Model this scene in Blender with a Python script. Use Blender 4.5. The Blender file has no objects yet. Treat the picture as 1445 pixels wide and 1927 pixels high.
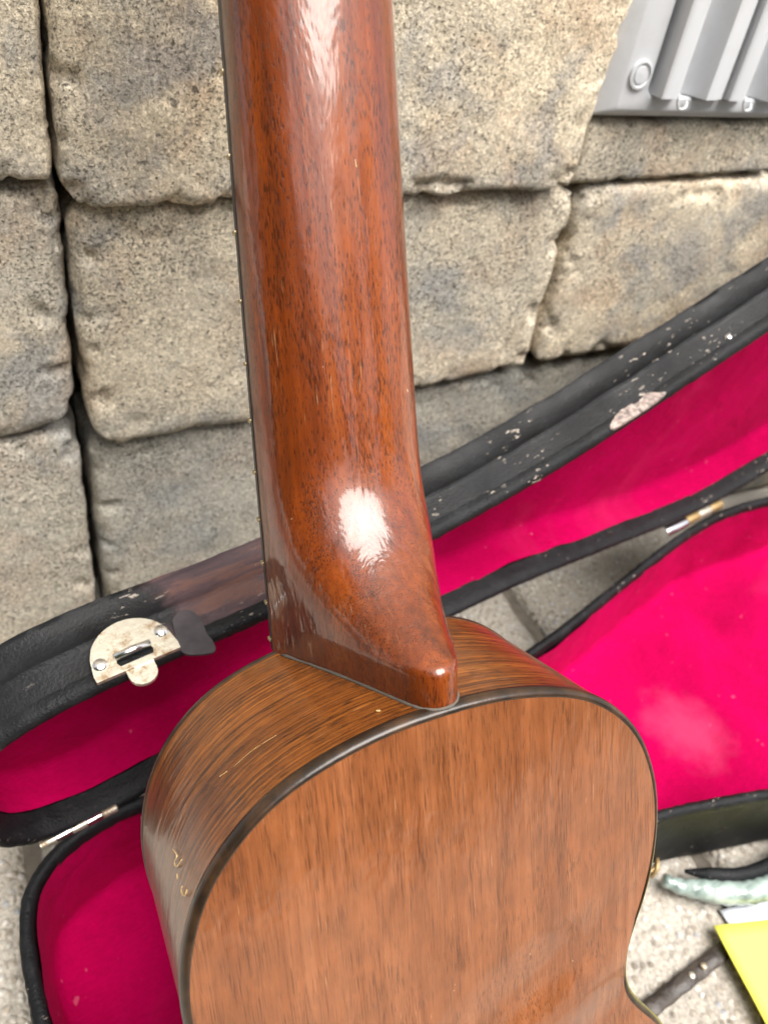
import bpy, bmesh, math, random
from mathutils import Vector, Matrix, noise
R = math.radians
random.seed(7)
scene = bpy.context.scene
COL = scene.collection

# ------------------------------------------------------------------ camera, sky, sun, exposure
GZ = 0.368                                             # camera height above the paving
cam_d = bpy.data.cameras.new('camera'); cam = bpy.data.objects.new('camera', cam_d); COL.objects.link(cam)
Wm = ((0.90487943, -0.18336406, 0.3841495), (-0.40651665, -0.63990581, 0.65212328), (0.12624352, -0.74625611, -0.65357815))
cam.matrix_world = Matrix([[Wm[i][0], -Wm[i][1], -Wm[i][2], (0, 0, GZ)[i]] for i in range(3)] + [[0, 0, 0, 1]])
cam_d.sensor_fit = 'HORIZONTAL'; cam_d.sensor_width = 36; cam_d.lens = 36.05
cam_d.clip_start = 0.01; cam_d.clip_end = 500
cam_d.dof.use_dof = True; cam_d.dof.focus_distance = 0.195; cam_d.dof.aperture_fstop = 24
scene.camera = cam
world = bpy.data.worlds.new('World'); scene.world = world; world.use_nodes = True
SUN_EL, SUN_AZ = 65, 151                               # azimuth clockwise from +Y (north)
nt = world.node_tree; nt.nodes.clear()
sky = nt.nodes.new('ShaderNodeTexSky'); sky.sky_type = 'NISHITA'; sky.sun_disc = False
sky.sun_elevation = R(SUN_EL); sky.sun_rotation = R(SUN_AZ); sky.air_density = 1.0; sky.dust_density = 4.0; sky.ozone_density = 1.0
hs = nt.nodes.new('ShaderNodeHueSaturation'); hs.inputs['Saturation'].default_value = 0.35
bg = nt.nodes.new('ShaderNodeBackground'); bg.inputs['Strength'].default_value = 0.125
wo = nt.nodes.new('ShaderNodeOutputWorld')
nt.links.new(sky.outputs[0], hs.inputs['Color']); nt.links.new(hs.outputs[0], bg.inputs[0]); nt.links.new(bg.outputs[0], wo.inputs[0])
sun_d = bpy.data.lights.new('sun', 'SUN'); sun_d.energy = 2.9; sun_d.angle = R(46); sun_d.color = (1, .95, .88)
sun = bpy.data.objects.new('sun', sun_d); COL.objects.link(sun)
a, e = R(SUN_AZ), R(SUN_EL)
sun.rotation_euler = (-Vector((math.sin(a) * math.cos(e), math.cos(a) * math.cos(e), math.sin(e)))).to_track_quat('-Z', 'Y').to_euler()
vs = scene.view_settings; vs.view_transform = 'Standard'; vs.look = 'None'; vs.gamma = 1; vs.exposure = 1.04; vs.use_curve_mapping = False

# ------------------------------------------------------------------ helpers
def tag(o, label=None, cat=None, group=None, kind=None):
    for k, v in (('label', label), ('category', cat), ('group', group), ('kind', kind)):
        if v: o[k] = v
    return o
def empty(name, mat=None, parent=None):
    o = bpy.data.objects.new(name, None); o.empty_display_size = .02; COL.objects.link(o)
    if mat is not None: o.matrix_world = mat
    if parent: o.parent = parent
    return o
def mesh_obj(name, verts, faces, mat, parent=None, smooth=True, uvs=None, loc=None, sharp=None):
    me = bpy.data.meshes.new(name); me.from_pydata([tuple(v) for v in verts], [], faces)
    if uvs:
        ul = me.uv_layers.new(name='UVMap')
        for l in me.loops: ul.data[l.index].uv = uvs[l.vertex_index]
    me.materials.append(mat); me.update()
    bm = bmesh.new(); bm.from_mesh(me); bmesh.ops.recalc_face_normals(bm, faces=bm.faces[:]); bm.to_mesh(me); bm.free()
    if smooth:
        me.polygons.foreach_set('use_smooth', [True] * len(me.polygons))
        if sharp: me.set_sharp_from_angle(angle=R(sharp))
    o = bpy.data.objects.new(name, me); COL.objects.link(o)
    if parent: o.parent = parent
    if loc: o.location = loc
    return o
def bm_obj(name, bm, mat, parent=None, smooth=True, sharp=35):
    me = bpy.data.meshes.new(name); bmesh.ops.recalc_face_normals(bm, faces=bm.faces[:]); bm.to_mesh(me); bm.free()
    me.materials.append(mat)
    if smooth:
        me.polygons.foreach_set('use_smooth', [True] * len(me.polygons)); me.set_sharp_from_angle(angle=R(sharp))
    o = bpy.data.objects.new(name, me); COL.objects.link(o)
    if parent: o.parent = parent
    return o
def box_bm(sx, sy, sz, bev=0, seg=2, c=(0, 0, 0)):
    bm = bmesh.new(); bmesh.ops.create_cube(bm, size=1)
    bmesh.ops.scale(bm, vec=(sx, sy, sz), verts=bm.verts); bmesh.ops.translate(bm, vec=c, verts=bm.verts)
    if bev: bmesh.ops.bevel(bm, geom=bm.edges[:], offset=bev, segments=seg, affect='EDGES', profile=.5)
    return bm
def catmull(pts, n, closed=True):
    out = []; m = len(pts)
    segs = m if closed else m - 1
    for i in range(segs):
        if closed: p0, p1, p2, p3 = (Vector(pts[(i + k - 1) % m]) for k in range(4))
        else: p0, p1, p2, p3 = (Vector(pts[min(max(i + k - 1, 0), m - 1)]) for k in range(4))
        for j in range(12):
            t = j / 12
            out.append(.5 * ((2 * p1) + (p2 - p0) * t + (2 * p0 - 5 * p1 + 4 * p2 - p3) * t * t + (3 * p1 - p0 - 3 * p2 + p3) * t ** 3))
    if not closed: out.append(Vector(pts[-1]))
    return resample(out, n, closed)
def resample(p, n, closed):
    L = [0]
    q = p + [p[0]] if closed else p
    for i in range(len(q) - 1): L.append(L[-1] + (q[i + 1] - q[i]).length)
    res = []; j = 0
    for k in range(n):
        d = L[-1] * k / (n if closed else n - 1)
        while j < len(L) - 2 and L[j + 1] < d: j += 1
        t = (d - L[j]) / max(L[j + 1] - L[j], 1e-9); res.append(q[j].lerp(q[j + 1], t))
    return res
def relax(o, it=12):
    for _ in range(it): o = [(o[i - 1] + o[i] * 2 + o[(i + 1) % len(o)]) / 4 for i in range(len(o))]
    return o
def normals2d(o):                                       # outward normals of a counter-clockwise outline
    n = len(o); r = []
    for i in range(n):
        t = o[(i + 1) % n] - o[i - 1]; r.append(Vector((t.y, -t.x)).normalized())
    return r
def sweep(outline, prof, f, closed_prof=False):         # prof: [(outward offset, depth)]; f(x, y, depth) -> position
    nn = normals2d(outline); n = len(outline); m = len(prof); V = []; F = []; UV = []
    L = 0
    for i in range(n):
        if i: L += (outline[i] - outline[i - 1]).length
        for (off, d) in prof:
            p = outline[i] + nn[i] * off; V.append(f(p.x, p.y, d)); UV.append((L, d))
    for i in range(n):
        k = (i + 1) % n
        for j in range(m if closed_prof else m - 1):
            j2 = (j + 1) % m
            F.append((i * m + j, k * m + j, k * m + j2, i * m + j2))
    return V, F, UV
def tube(path, r, seg=8, closed=False, f=lambda i: 1.0):
    V = []; F = []; n = len(path); up = Vector((0, 0, 1))
    for i, p in enumerate(path):
        if closed: t = (path[(i + 1) % n] - path[i - 1]).normalized()
        else: t = (path[min(i + 1, n - 1)] - path[max(i - 1, 0)]).normalized()
        u = up if abs(t.dot(up)) < .95 else Vector((1, 0, 0))
        s = t.cross(u).normalized(); u = s.cross(t)
        for j in range(seg):
            a = 2 * math.pi * j / seg; V.append(p + (s * math.cos(a) + u * math.sin(a)) * r * f(i))
    for i in range(n if closed else n - 1):
        k = (i + 1) % n
        for j in range(seg): F.append((i * seg + j, k * seg + j, k * seg + (j + 1) % seg, i * seg + (j + 1) % seg))
    if not closed: F += [tuple(range(seg)), tuple(range((n - 1) * seg, n * seg))]
    return V, F
def lerp(a, b, t): return a + (b - a) * t
def sstep(a, b, x):
    t = min(max((x - a) / (b - a), 0), 1); return t * t * (3 - 2 * t)
def fbm(p, s, o=3): return noise.fractal(Vector(p) * s, 1.0, 2.0, o)

# ------------------------------------------------------------------ material helpers
class N:
    def __init__(s, name):
        s.m = bpy.data.materials.new(name); s.m.use_nodes = True; s.t = s.m.node_tree
        s.b = s.t.nodes['Principled BSDF']; s.out = s.t.nodes['Material Output']
        s.tc = s.t.nodes.new('ShaderNodeTexCoord'); s._bump = None
    def n(s, typ, **kw):
        x = s.t.nodes.new(typ)
        for k, v in kw.items():
            if k in x.inputs: s.set(x.inputs[k], v)
            else: setattr(x, k, v)
        return x
    def set(s, i, v):
        if hasattr(v, 'is_output') or isinstance(v, bpy.types.NodeSocket): s.t.links.new(v, i)
        else: i.default_value = v
    def coord(s, scale=(1, 1, 1), src='Object', rot=(0, 0, 0), loc=(0, 0, 0)):
        m = s.n('ShaderNodeMapping'); s.t.links.new(s.tc.outputs[src], m.inputs[0])
        m.inputs['Scale'].default_value = scale; m.inputs['Rotation'].default_value = rot
        m.inputs['Location'].default_value = loc
        return m.outputs[0]
    def noise(s, vec, scale=1, detail=4, rough=.55, dist=0):
        x = s.n('ShaderNodeTexNoise'); s.t.links.new(vec, x.inputs['Vector'])
        x.inputs['Scale'].default_value = scale; x.inputs['Detail'].default_value = detail
        x.inputs['Roughness'].default_value = rough; x.inputs['Distortion'].default_value = dist
        return x.outputs['Fac']
    def vor(s, vec, scale=1, feature='F1', out='Distance', rnd=1):
        x = s.n('ShaderNodeTexVoronoi', feature=feature); s.t.links.new(vec, x.inputs['Vector'])
        x.inputs['Scale'].default_value = scale; x.inputs['Randomness'].default_value = rnd
        return x.outputs[out]
    def ramp(s, fac, *stops):
        x = s.n('ShaderNodeValToRGB'); s.t.links.new(fac, x.inputs[0]); r = x.color_ramp
        while len(r.elements) < len(stops): r.elements.new(.5)
        for el, (p, c) in zip(r.elements, stops):
            el.position = p; el.color = (c, c, c, 1) if isinstance(c, (int, float)) else (*c, 1)
        return x.outputs[0]
    def mix(s, fac, a, b, mode='MIX'):
        x = s.n('ShaderNodeMix', data_type='RGBA', blend_type=mode)
        s.set(x.inputs[0], fac)
        for i, v in ((6, a), (7, b)):
            if isinstance(v, (tuple, list)): v = (*v, 1) if len(v) == 3 else v
            s.set(x.inputs[i], v)
        return x.outputs[2]
    def math(s, op, a, b=0, clamp=False):
        x = s.n('ShaderNodeMath', operation=op, use_clamp=clamp); s.set(x.inputs[0], a); s.set(x.inputs[1], b); return x.outputs[0]
    def bump(s, h, strength=.5, dist=.001):
        x = s.n('ShaderNodeBump'); x.inputs['Strength'].default_value = strength; x.inputs['Distance'].default_value = dist
        s.t.links.new(h, x.inputs['Height'])
        if s._bump: s.t.links.new(s._bump, x.inputs['Normal'])
        s._bump = x.outputs[0]; return s
    def done(s, color=None, rough=.5, metal=0, coat=0, coat_r=.1, sheen=0, spec=.5, coat_bump=True, **kw):
        b = s.b
        if color is not None: s.set(b.inputs['Base Color'], (*color, 1) if isinstance(color, tuple) and len(color) == 3 else color)
        s.set(b.inputs['Roughness'], rough); s.set(b.inputs['Metallic'], metal)
        s.set(b.inputs['Coat Weight'], coat); s.set(b.inputs['Coat Roughness'], coat_r)
        s.set(b.inputs['Sheen Weight'], sheen); s.set(b.inputs['Specular IOR Level'], spec)
        for k, v in kw.items(): s.set(b.inputs[k.replace('_', ' ')], v)
        if s._bump:
            s.t.links.new(s._bump, b.inputs['Normal'])
            if coat_bump: s.t.links.new(s._bump, b.inputs['Coat Normal'])
        return s.m

def mat_wood(name, dark, mid, light, src='Object', gain=(1, 1, 1), pxy=(2700, 260), pth=.62, rp=(.3, .5, .68), coat=1.0, coat_r=.08, rough=.35, pore=.6, streak=1.0, haze=0.0):
    s = N(name); gx, gy, gz = gain
    # grain runs along the second coordinate
    big = s.noise(s.coord((55 * gx, 5 * gy, 55 * gz), src), 1, 3, .55, .6)
    fine = s.noise(s.coord((420 * gx, 16 * gy, 420 * gz), src, loc=(3, 1, 2)), 1, 5, .65, .2)
    col = s.ramp(s.math('ADD', s.math('MULTIPLY', big, .55 * streak), s.math('MULTIPLY', fine, 1 - .55 * streak)), (rp[0], dark), (rp[1], mid), (rp[2], light))
    mott = s.noise(s.coord((130, 90, 130), src), 1, 4, .6)
    col = s.mix(.35, col, s.mix(1, col, s.ramp(mott, (.3, .55), (.7, 1.35)), 'MULTIPLY'))
    pn = s.noise(s.coord((pxy[0], pxy[1], pxy[0]), src, loc=(5, 3, 1)), 1, 2, .5, .15)
    pd = s.noise(s.coord((170 * gx, 30 * gy, 170 * gz), src), 1, 3, .5)
    pf = s.ramp(s.math('ADD', pn, s.math('MULTIPLY', s.math('SUBTRACT', pd, .5), .35)), (pth, 0), (pth + .06, 1))
    col = s.mix(s.math('MULTIPLY', pf, pore), col, (dark[0] * .22, dark[1] * .22, dark[2] * .25))
    # hairline scratches in the varnish and a few chips
    sc = s.noise(s.coord((2600, 120, 400), src, rot=(0, 0, R(68))), 1, 1, .3)
    scr = s.math('MULTIPLY', s.ramp(sc, (.70, 0), (.76, 1)), s.ramp(s.noise(s.coord((45, 45, 45), src), 1, 2), (.5, 0), (.65, 1)))
    col = s.mix(s.math('MULTIPLY', scr, .25), col, (.62, .38, .2))
    chip = s.ramp(s.noise(s.coord((330, 240, 330), src, loc=(9, 4, 2)), 1, 2, .5), (.785, 0), (.80, 1))
    col = s.mix(s.math('MULTIPLY', chip, .45), col, (.6, .42, .24))
    s.bump(s.noise(s.coord((150, 45, 150), src), 1, 3, .6, .5), .55, .0006); s.bump(s.noise(s.coord((2200, 160, 2200), src), 1, 2), .3, .00005)
    smooth_n = s._bump; s.bump(s.math('MULTIPLY', pf, -1), .25, .0002)
    wear = s.noise(s.coord((38, 30, 38), src, loc=(2, 7, 1)), 1, 4, .6)
    cr = s.math('ADD', s.ramp(wear, (.35, coat_r), (.75, coat_r * 2.2 + .03)), s.math('MULTIPLY', scr, .25))
    m_ = s.done(col, rough, coat=coat, coat_r=cr, spec=.3, coat_bump=False); s.t.links.new(smooth_n, s.b.inputs['Coat Normal'])
    return m_
M = {}
M['neck'] = mat_wood('mahogany_neck', (.060, .010, .0014), (.165, .031, .0034), (.27, .062, .0075), coat_r=.06, pxy=(3600, 400), pth=.555, pore=.66)
M['back'] = mat_wood('mahogany_back', (.12, .034, .0105), (.215, .070, .0225), (.295, .110, .044), coat_r=.06, pxy=(5200, 100), pth=.565, pore=.55, streak=.75, rp=(.26, .5, .74))
M['side'] = mat_wood('mahogany_side', (.036, .0095, .0014), (.17, .048, .0058), (.30, .098, .013), src='UV', gain=(3.0, .9, 1), coat_r=.10, pxy=(5000, 190), pth=.555, pore=.8, streak=.3, rp=(.36, .50, .63), coat=.6)
M['top'] = M['back']
s = N('dark_binding'); s.bump(s.noise(s.coord((500, 500, 500)), 1, 3), .25, .0002)
M['bind'] = s.done(s.ramp(s.noise(s.coord((120, 120, 120)), 1, 3), (.4, (.016, .009, .005)), (.75, (.06, .03, .014))), .35, coat=.35, coat_r=.12, spec=.3)
M['ebony'] = N('ebony').done((.012, .010, .009), .4)
M['brass'] = N('fret_brass').done((.55, .45, .28), .4, metal=1)
M['dirt'] = N('joint_dirt').done((.10, .085, .07), .8)
M['scar'] = N('bare_wood_scar').done((.62, .42, .18), .7)
M['dent'] = N('varnish_dent').done((.16, .06, .07), .3)
M['plastic_black'] = N('plastic_black').done((.02, .02, .02), .3)

def mat_stone():
    s = N('tumbled_stone'); oi = s.n('ShaderNodeObjectInfo')
    off = s.n('ShaderNodeVectorMath', operation='ADD'); s.t.links.new(s.tc.outputs['Object'], off.inputs[0])
    cmb = s.n('ShaderNodeCombineXYZ'); r10 = s.math('MULTIPLY', oi.outputs['Random'], 7.0)
    for i in range(3): s.t.links.new(r10, cmb.inputs[i])
    s.t.links.new(cmb.outputs[0], off.inputs[1]); v = off.outputs[0]
    a = s.ramp(s.noise(v, 17, 4, .6, .5), (.34, (.36, .335, .29)), (.46, (.49, .435, .345)), (.58, (.59, .515, .395)), (.72, (.64, .575, .455)))
    tan = s.ramp(s.noise(v, 24, 4, .65, .4), (.48, 0), (.66, 1)); a = s.mix(s.math('MULTIPLY', tan, .62), a, (.47, .34, .235))
    gr = s.ramp(s.noise(v, 26, 4, .6, .4), (.52, 0), (.64, 1)); a = s.mix(s.math('MULTIPLY', gr, .68), a, (.25, .25, .25))
    warm = s.n('ShaderNodeAttribute', attribute_type='OBJECT', attribute_name='grey').outputs['Fac']
    a = s.mix(warm, a, s.mix(.5, (.33, .335, .325), s.mix(1, a, (.78, .82, .86), 'MULTIPLY')))
    sp = s.noise(v, 620, 4, .75); gv = s.n('ShaderNodeTexVoronoi'); s.t.links.new(v, gv.inputs[0]); gv.inputs['Scale'].default_value = 850; gs = s.n('ShaderNodeSeparateColor'); s.t.links.new(gv.outputs['Color'], gs.inputs[0])
    a = s.mix(.42, a, s.mix(1, a, s.ramp(gs.outputs[0], (0, .45), (.3, .85), (.8, 1.15), (1, 1.6)), 'MULTIPLY'))
    a = s.mix(.5, a, s.mix(1, a, s.ramp(sp, (.33, .35), (.5, 1), (.68, 1.55)), 'MULTIPLY'))
    sp2 = s.noise(v, 1700, 2, .6); a = s.mix(.8, a, s.mix(1, a, s.ramp(sp2, (.3, .5), (.7, 1.45)), 'MULTIPLY'))
    pz = s.ramp(s.noise(v, 40, 3, .6), (.38, 0), (.6, 1))
    pit = s.ramp(s.noise(v, 760, 3, .6), (.36, 1), (.43, 0)); pit2 = s.ramp(s.noise(v, 400, 2, .5, .4), (.27, 1), (.34, 0))
    pit = s.math('MAXIMUM', s.math('MULTIPLY', pit, pz), pit2)
    a = s.mix(s.math('MULTIPLY', pit, .68), a, (.035, .033, .032))
    whit = s.ramp(s.vor(v, 190), (.05, 1), (.13, 0)); whit = s.math('MULTIPLY', whit, s.ramp(s.noise(v, 60, 2), (.55, 0), (.62, 1)))
    a = s.mix(s.math('MULTIPLY', whit, .7), a, (.62, .58, .52))
    s.bump(gs.outputs[1], .35, .0004); s.bump(sp, .5, .0007); s.bump(s.math('MULTIPLY', pit, -1), .9, .0010); s.bump(sp2, .6, .0005)
    a = s.mix(1, a, (1.22, 1.20, 1.17), 'MULTIPLY')
    return s.done(a, .9, spec=.25)
M['stone'] = mat_stone()

def mat_concrete(name='exposed_aggregate', dark=1.0):
    s = N(name); v = s.coord((1, 1, 1))
    c = s.ramp(s.noise(v, 14, 4, .6), (.35, (.38, .35, .30)), (.65, (.52, .48, .42)))
    vo = s.n('ShaderNodeTexVoronoi'); s.t.links.new(v, vo.inputs[0]); vo.inputs['Scale'].default_value = 270
    hsv = s.n('ShaderNodeSeparateColor'); s.t.links.new(vo.outputs['Color'], hsv.inputs[0])
    peb = s.ramp(hsv.outputs[0], (0, (.20, .17, .14)), (.25, (.42, .36, .29)), (.6, (.54, .49, .42)), (.85, (.70, .68, .65)), (1, (.34, .37, .42)))
    m = s.ramp(vo.outputs['Distance'], (.25, .85), (.5, 0))
    c = s.mix(m, c, peb)
    c = s.mix(.6, c, s.mix(1, c, s.ramp(s.noise(v, 500, 3, .6), (.3, .5), (.7, 1.4)), 'MULTIPLY'))
    st = s.ramp(s.noise(v, 7, 4, .65), (.45, 1), (.7, .55)); c = s.mix(1, c, st, 'MULTIPLY')
    s.bump(s.ramp(vo.outputs['Distance'], (.2, 1), (.6, 0)), .6, .0016); s.bump(s.noise(v, 600, 3, .6), .6, .0008)
    return s.done(c, .9, spec=.25)
M['concrete'] = mat_concrete()
s = N('joint_sand'); s.bump(s.noise(s.coord(), 900, 2), .8, .001)
M['sand'] = s.done(s.ramp(s.noise(s.coord(), 40, 5, .6), (.3, (.42, .39, .34)), (.7, (.56, .52, .47))), .95, spec=.2)
s = N('wall_core'); M['core'] = s.done((.05, .047, .043), 1, spec=.1)

# lining plush
s = N('crimson_plush'); v = s.coord()
c = s.ramp(s.noise(v, 11, 5, .65, .5), (.3, (.28, .0002, .039)), (.52, (.37, .0003, .057)), (.72, (.44, .0004, .073)))
nap = s.noise(s.coord((380, 900, 900)), 1, 3, .6); c = s.mix(.28, c, s.mix(1, c, s.ramp(nap, (.3, .6), (.7, 1.35)), 'MULTIPLY'))
lint = s.ramp(s.noise(v, 210, 2, .5), (.735, 0), (.77, 1)); c = s.mix(s.math('MULTIPLY', lint, .35), c, (.7, .16, .26))
rub = s.ramp(s.noise(v, 13, 3, .6, .8), (.60, 0), (.78, 1)); c = s.mix(s.math('MULTIPLY', rub, .14), c, (.75, .06, .18))
pm = s.n('ShaderNodeVectorMath', operation='DISTANCE'); s.t.links.new(s.coord((1, .8, 1)), pm.inputs[0]); pm.inputs[1].default_value = (.323, -.073, .006)
pw = s.ramp(s.math('ADD', pm.outputs['Value'], s.math('MULTIPLY', s.math('SUBTRACT', s.noise(v, 70, 4, .6), .5), .03)), (.006, 1), (.026, 0)); c = s.mix(s.math('MULTIPLY', pw, .18), c, (.72, .16, .30))
s.bump(nap, .5, .0006); s.bump(s.noise(v, 34, 4, .6, .6), .6, .004)
M['plush'] = s.done(c, .95, sheen=.08, spec=.04, Sheen_Roughness=.4, Sheen_Tint=(1, .05, .25, 1))

# worn black leatherette
def mat_leather(name, wear, brown=0.0, bumpy=1.0):
    s = N(name); v = s.coord()
    c = s.ramp(s.noise(v, 22, 4, .6), (.3, (.004, .0043, .005)), (.7, (.011, .012, .014)))
    dust = s.ramp(s.noise(v, 120, 5, .7), (.5, 0), (.75, 1)); c = s.mix(s.math('MULTIPLY', dust, .30), c, (.035, .037, .042))
    if brown:
        # leather skin peeled down to the reddish cloth, one patch on the lid edge near the latch
        px = s.n('ShaderNodeSeparateXYZ'); s.t.links.new(s.tc.outputs['Object'], px.inputs[0])
        nz = s.math('MULTIPLY', s.math('SUBTRACT', s.noise(v, 60, 4, .6), .5), .06)
        xx = s.math('ADD', px.outputs[0], nz)
        msk = s.math('MULTIPLY', s.ramp(xx, (.050, 0), (.064, 1)), s.ramp(xx, (.122, 1), (.140, 0)))
        bc = s.ramp(s.noise(s.coord((30, 200, 200)), 1, 4, .65, .6), (.3, (.045, .028, .034)), (.5, (.085, .052, .058)), (.62, (.15, .075, .06)), (.75, (.07, .06, .07)))
        c = s.mix(s.math('MULTIPLY', msk, .9), c, bc)
    ch = s.noise(s.coord((150, 470, 470)), 1, 4, .65); chp = s.ramp(ch, (.69 - wear * .07, 0), (.72 - wear * .07, 1))
    zone = s.ramp(s.noise(v, 26, 3, .6), (.50, 0), (.62, 1)); chp = s.math('MULTIPLY', chp, zone)
    c = s.mix(chp, c, (.50, .44, .38))
    s.bump(s.noise(v, 950, 3, .6), .5 * bumpy, .0006); s.bump(s.noise(v, 90, 3, .6), .35 * bumpy, .0012); s.bump(s.math('MULTIPLY', chp, -1), .6, .0007)
    return s.done(c, s.ramp(s.noise(v, 60, 3), (.3, .42), (.7, .65)), spec=.2)
M['leather'] = mat_leather('black_leatherette', .6)
M['leather_lid'] = mat_leather('black_leatherette_worn', 1.0, brown=1)
M['leather_rim'] = mat_leather('black_leatherette_rim', .8, bumpy=1.6)
s = N('aged_nickel'); v = s.coord()
rust = s.ramp(s.noise(v, 190, 5, .7), (.48, 0), (.62, 1))
s.bump(s.noise(v, 500, 4), .4, .0004)
M['nickel'] = s.done(s.mix(rust, (.62, .59, .50), (.30, .22, .14)), s.math('ADD', s.math('MULTIPLY', rust, .3), .36), metal=.75)
M['steel'] = N('bright_steel').done((.85, .86, .88), .22, metal=1)
M['rust'] = N('rusty_brass').done((.40, .28, .13), .5, metal=.7)
s = N('grey_plastic'); v = s.coord(); s.bump(s.noise(v, 900, 2), .12, .0003)
dst = s.ramp(s.noise(v, 70, 5, .7), (.5, 0), (.8, 1))
M['vent'] = s.done(s.mix(s.math('MULTIPLY', dst, .35), (.58, .595, .62), (.40, .38, .35)), .5, spec=.4)
M['vent_dark'] = N('vent_inside').done((.09, .08, .07), .9)
s = N('yellow_paper'); s.bump(s.noise(s.coord(), 300, 3), .15, .0003)
M['yellow'] = s.done((.84, .80, .12), .6)
M['white_paper'] = N('white_paper').done((.72, .76, .82), .6)
s = N('taped_handle'); v = s.coord(); s.bump(s.noise(s.coord((60, 300, 300)), 1, 4), .35, .001)
M['tape'] = s.done(s.ramp(s.noise(s.coord((25, 120, 120)), 1, 4, .6), (.34, (.08, .11, .10)), (.48, (.28, .36, .33)), (.66, (.46, .54, .51))), .25, coat=.6)
s = N('strap_leather'); s.bump(s.noise(s.coord(), 300, 4), .6, .001)
M['strap'] = s.done(s.ramp(s.noise(s.coord((60, 200, 200)), 1, 4), (.35, (.018, .013, .010)), (.7, (.06, .045, .035))), .45)

# ------------------------------------------------------------------ ground
ground = mesh_obj('ground', [(-40, -40, -.012), (40, -40, -.012), (40, 40, -.012), (-40, 40, -.012)], [(0, 1, 2, 3)], M['sand'], smooth=False)
tag(ground, kind='structure')
s = N('bedding_sand'); M['bed'] = s.done(s.ramp(s.noise(s.coord(), 60, 5, .6), (.3, (.07, .06, .05)), (.7, (.20, .175, .145))), .95, spec=.2)
bed = mesh_obj('joint_sand', [(-.66, -.62, -.0075), (.888, -.62, -.0075), (.888, .30, -.0075), (-.66, .30, -.0075)], [(0, 1, 2, 3)], M['bed'], ground, smooth=False)
def grid_slab(name, x0, x1, y0, y1, zt, th, mat, parent, seed, amp=.0016, step=.006):
    nx = max(2, int((x1 - x0) / step)); ny = max(2, int((y1 - y0) / step)); V = []; F = []
    for j in range(ny + 1):
        for i in range(nx + 1):
            x = lerp(x0, x1, i / nx); y = lerp(y0, y1, j / ny); ed = min(x - x0, x1 - x, y - y0, y1 - y)
            z = zt - .006 * (1 - sstep(0, .009, ed)) + amp * fbm((x, y, seed), 45)
            jx = .002 * fbm((x, y, seed + 5), 30) if ed < .004 else 0
            V.append((x + jx, y + jx, z))
    for j in range(ny):
        for i in range(nx): q = j * (nx + 1) + i; F.append((q, q + 1, q + nx + 2, q + nx + 1))
    b0 = len(V); ring = [i for i in range(nx + 1)] + [j * (nx + 1) + nx for j in range(1, ny + 1)] + [ny * (nx + 1) + i for i in range(nx - 1, -1, -1)] + [j * (nx + 1) for j in range(ny - 1, 0, -1)]
    for i in ring: V.append((V[i][0], V[i][1], zt - th))
    m = len(ring)
    for i in range(m): F.append((ring[i], b0 + i, b0 + (i + 1) % m, ring[(i + 1) % m]))
    return mesh_obj(name, V, F, mat, parent)
xs = [-.66, -.35, -.04, .268, .578, .888]; ys = [-.62, -.31, -.004, .302]
for i in range(5):
    for j in range(3):
        grid_slab('paving_slab', xs[i] + .004, xs[i + 1] - .004, ys[j] + .004, ys[j + 1] - .004, random.uniform(-.0006, 0), .03, M['concrete'], ground, i * 7.1 + j * 3.3)

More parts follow.
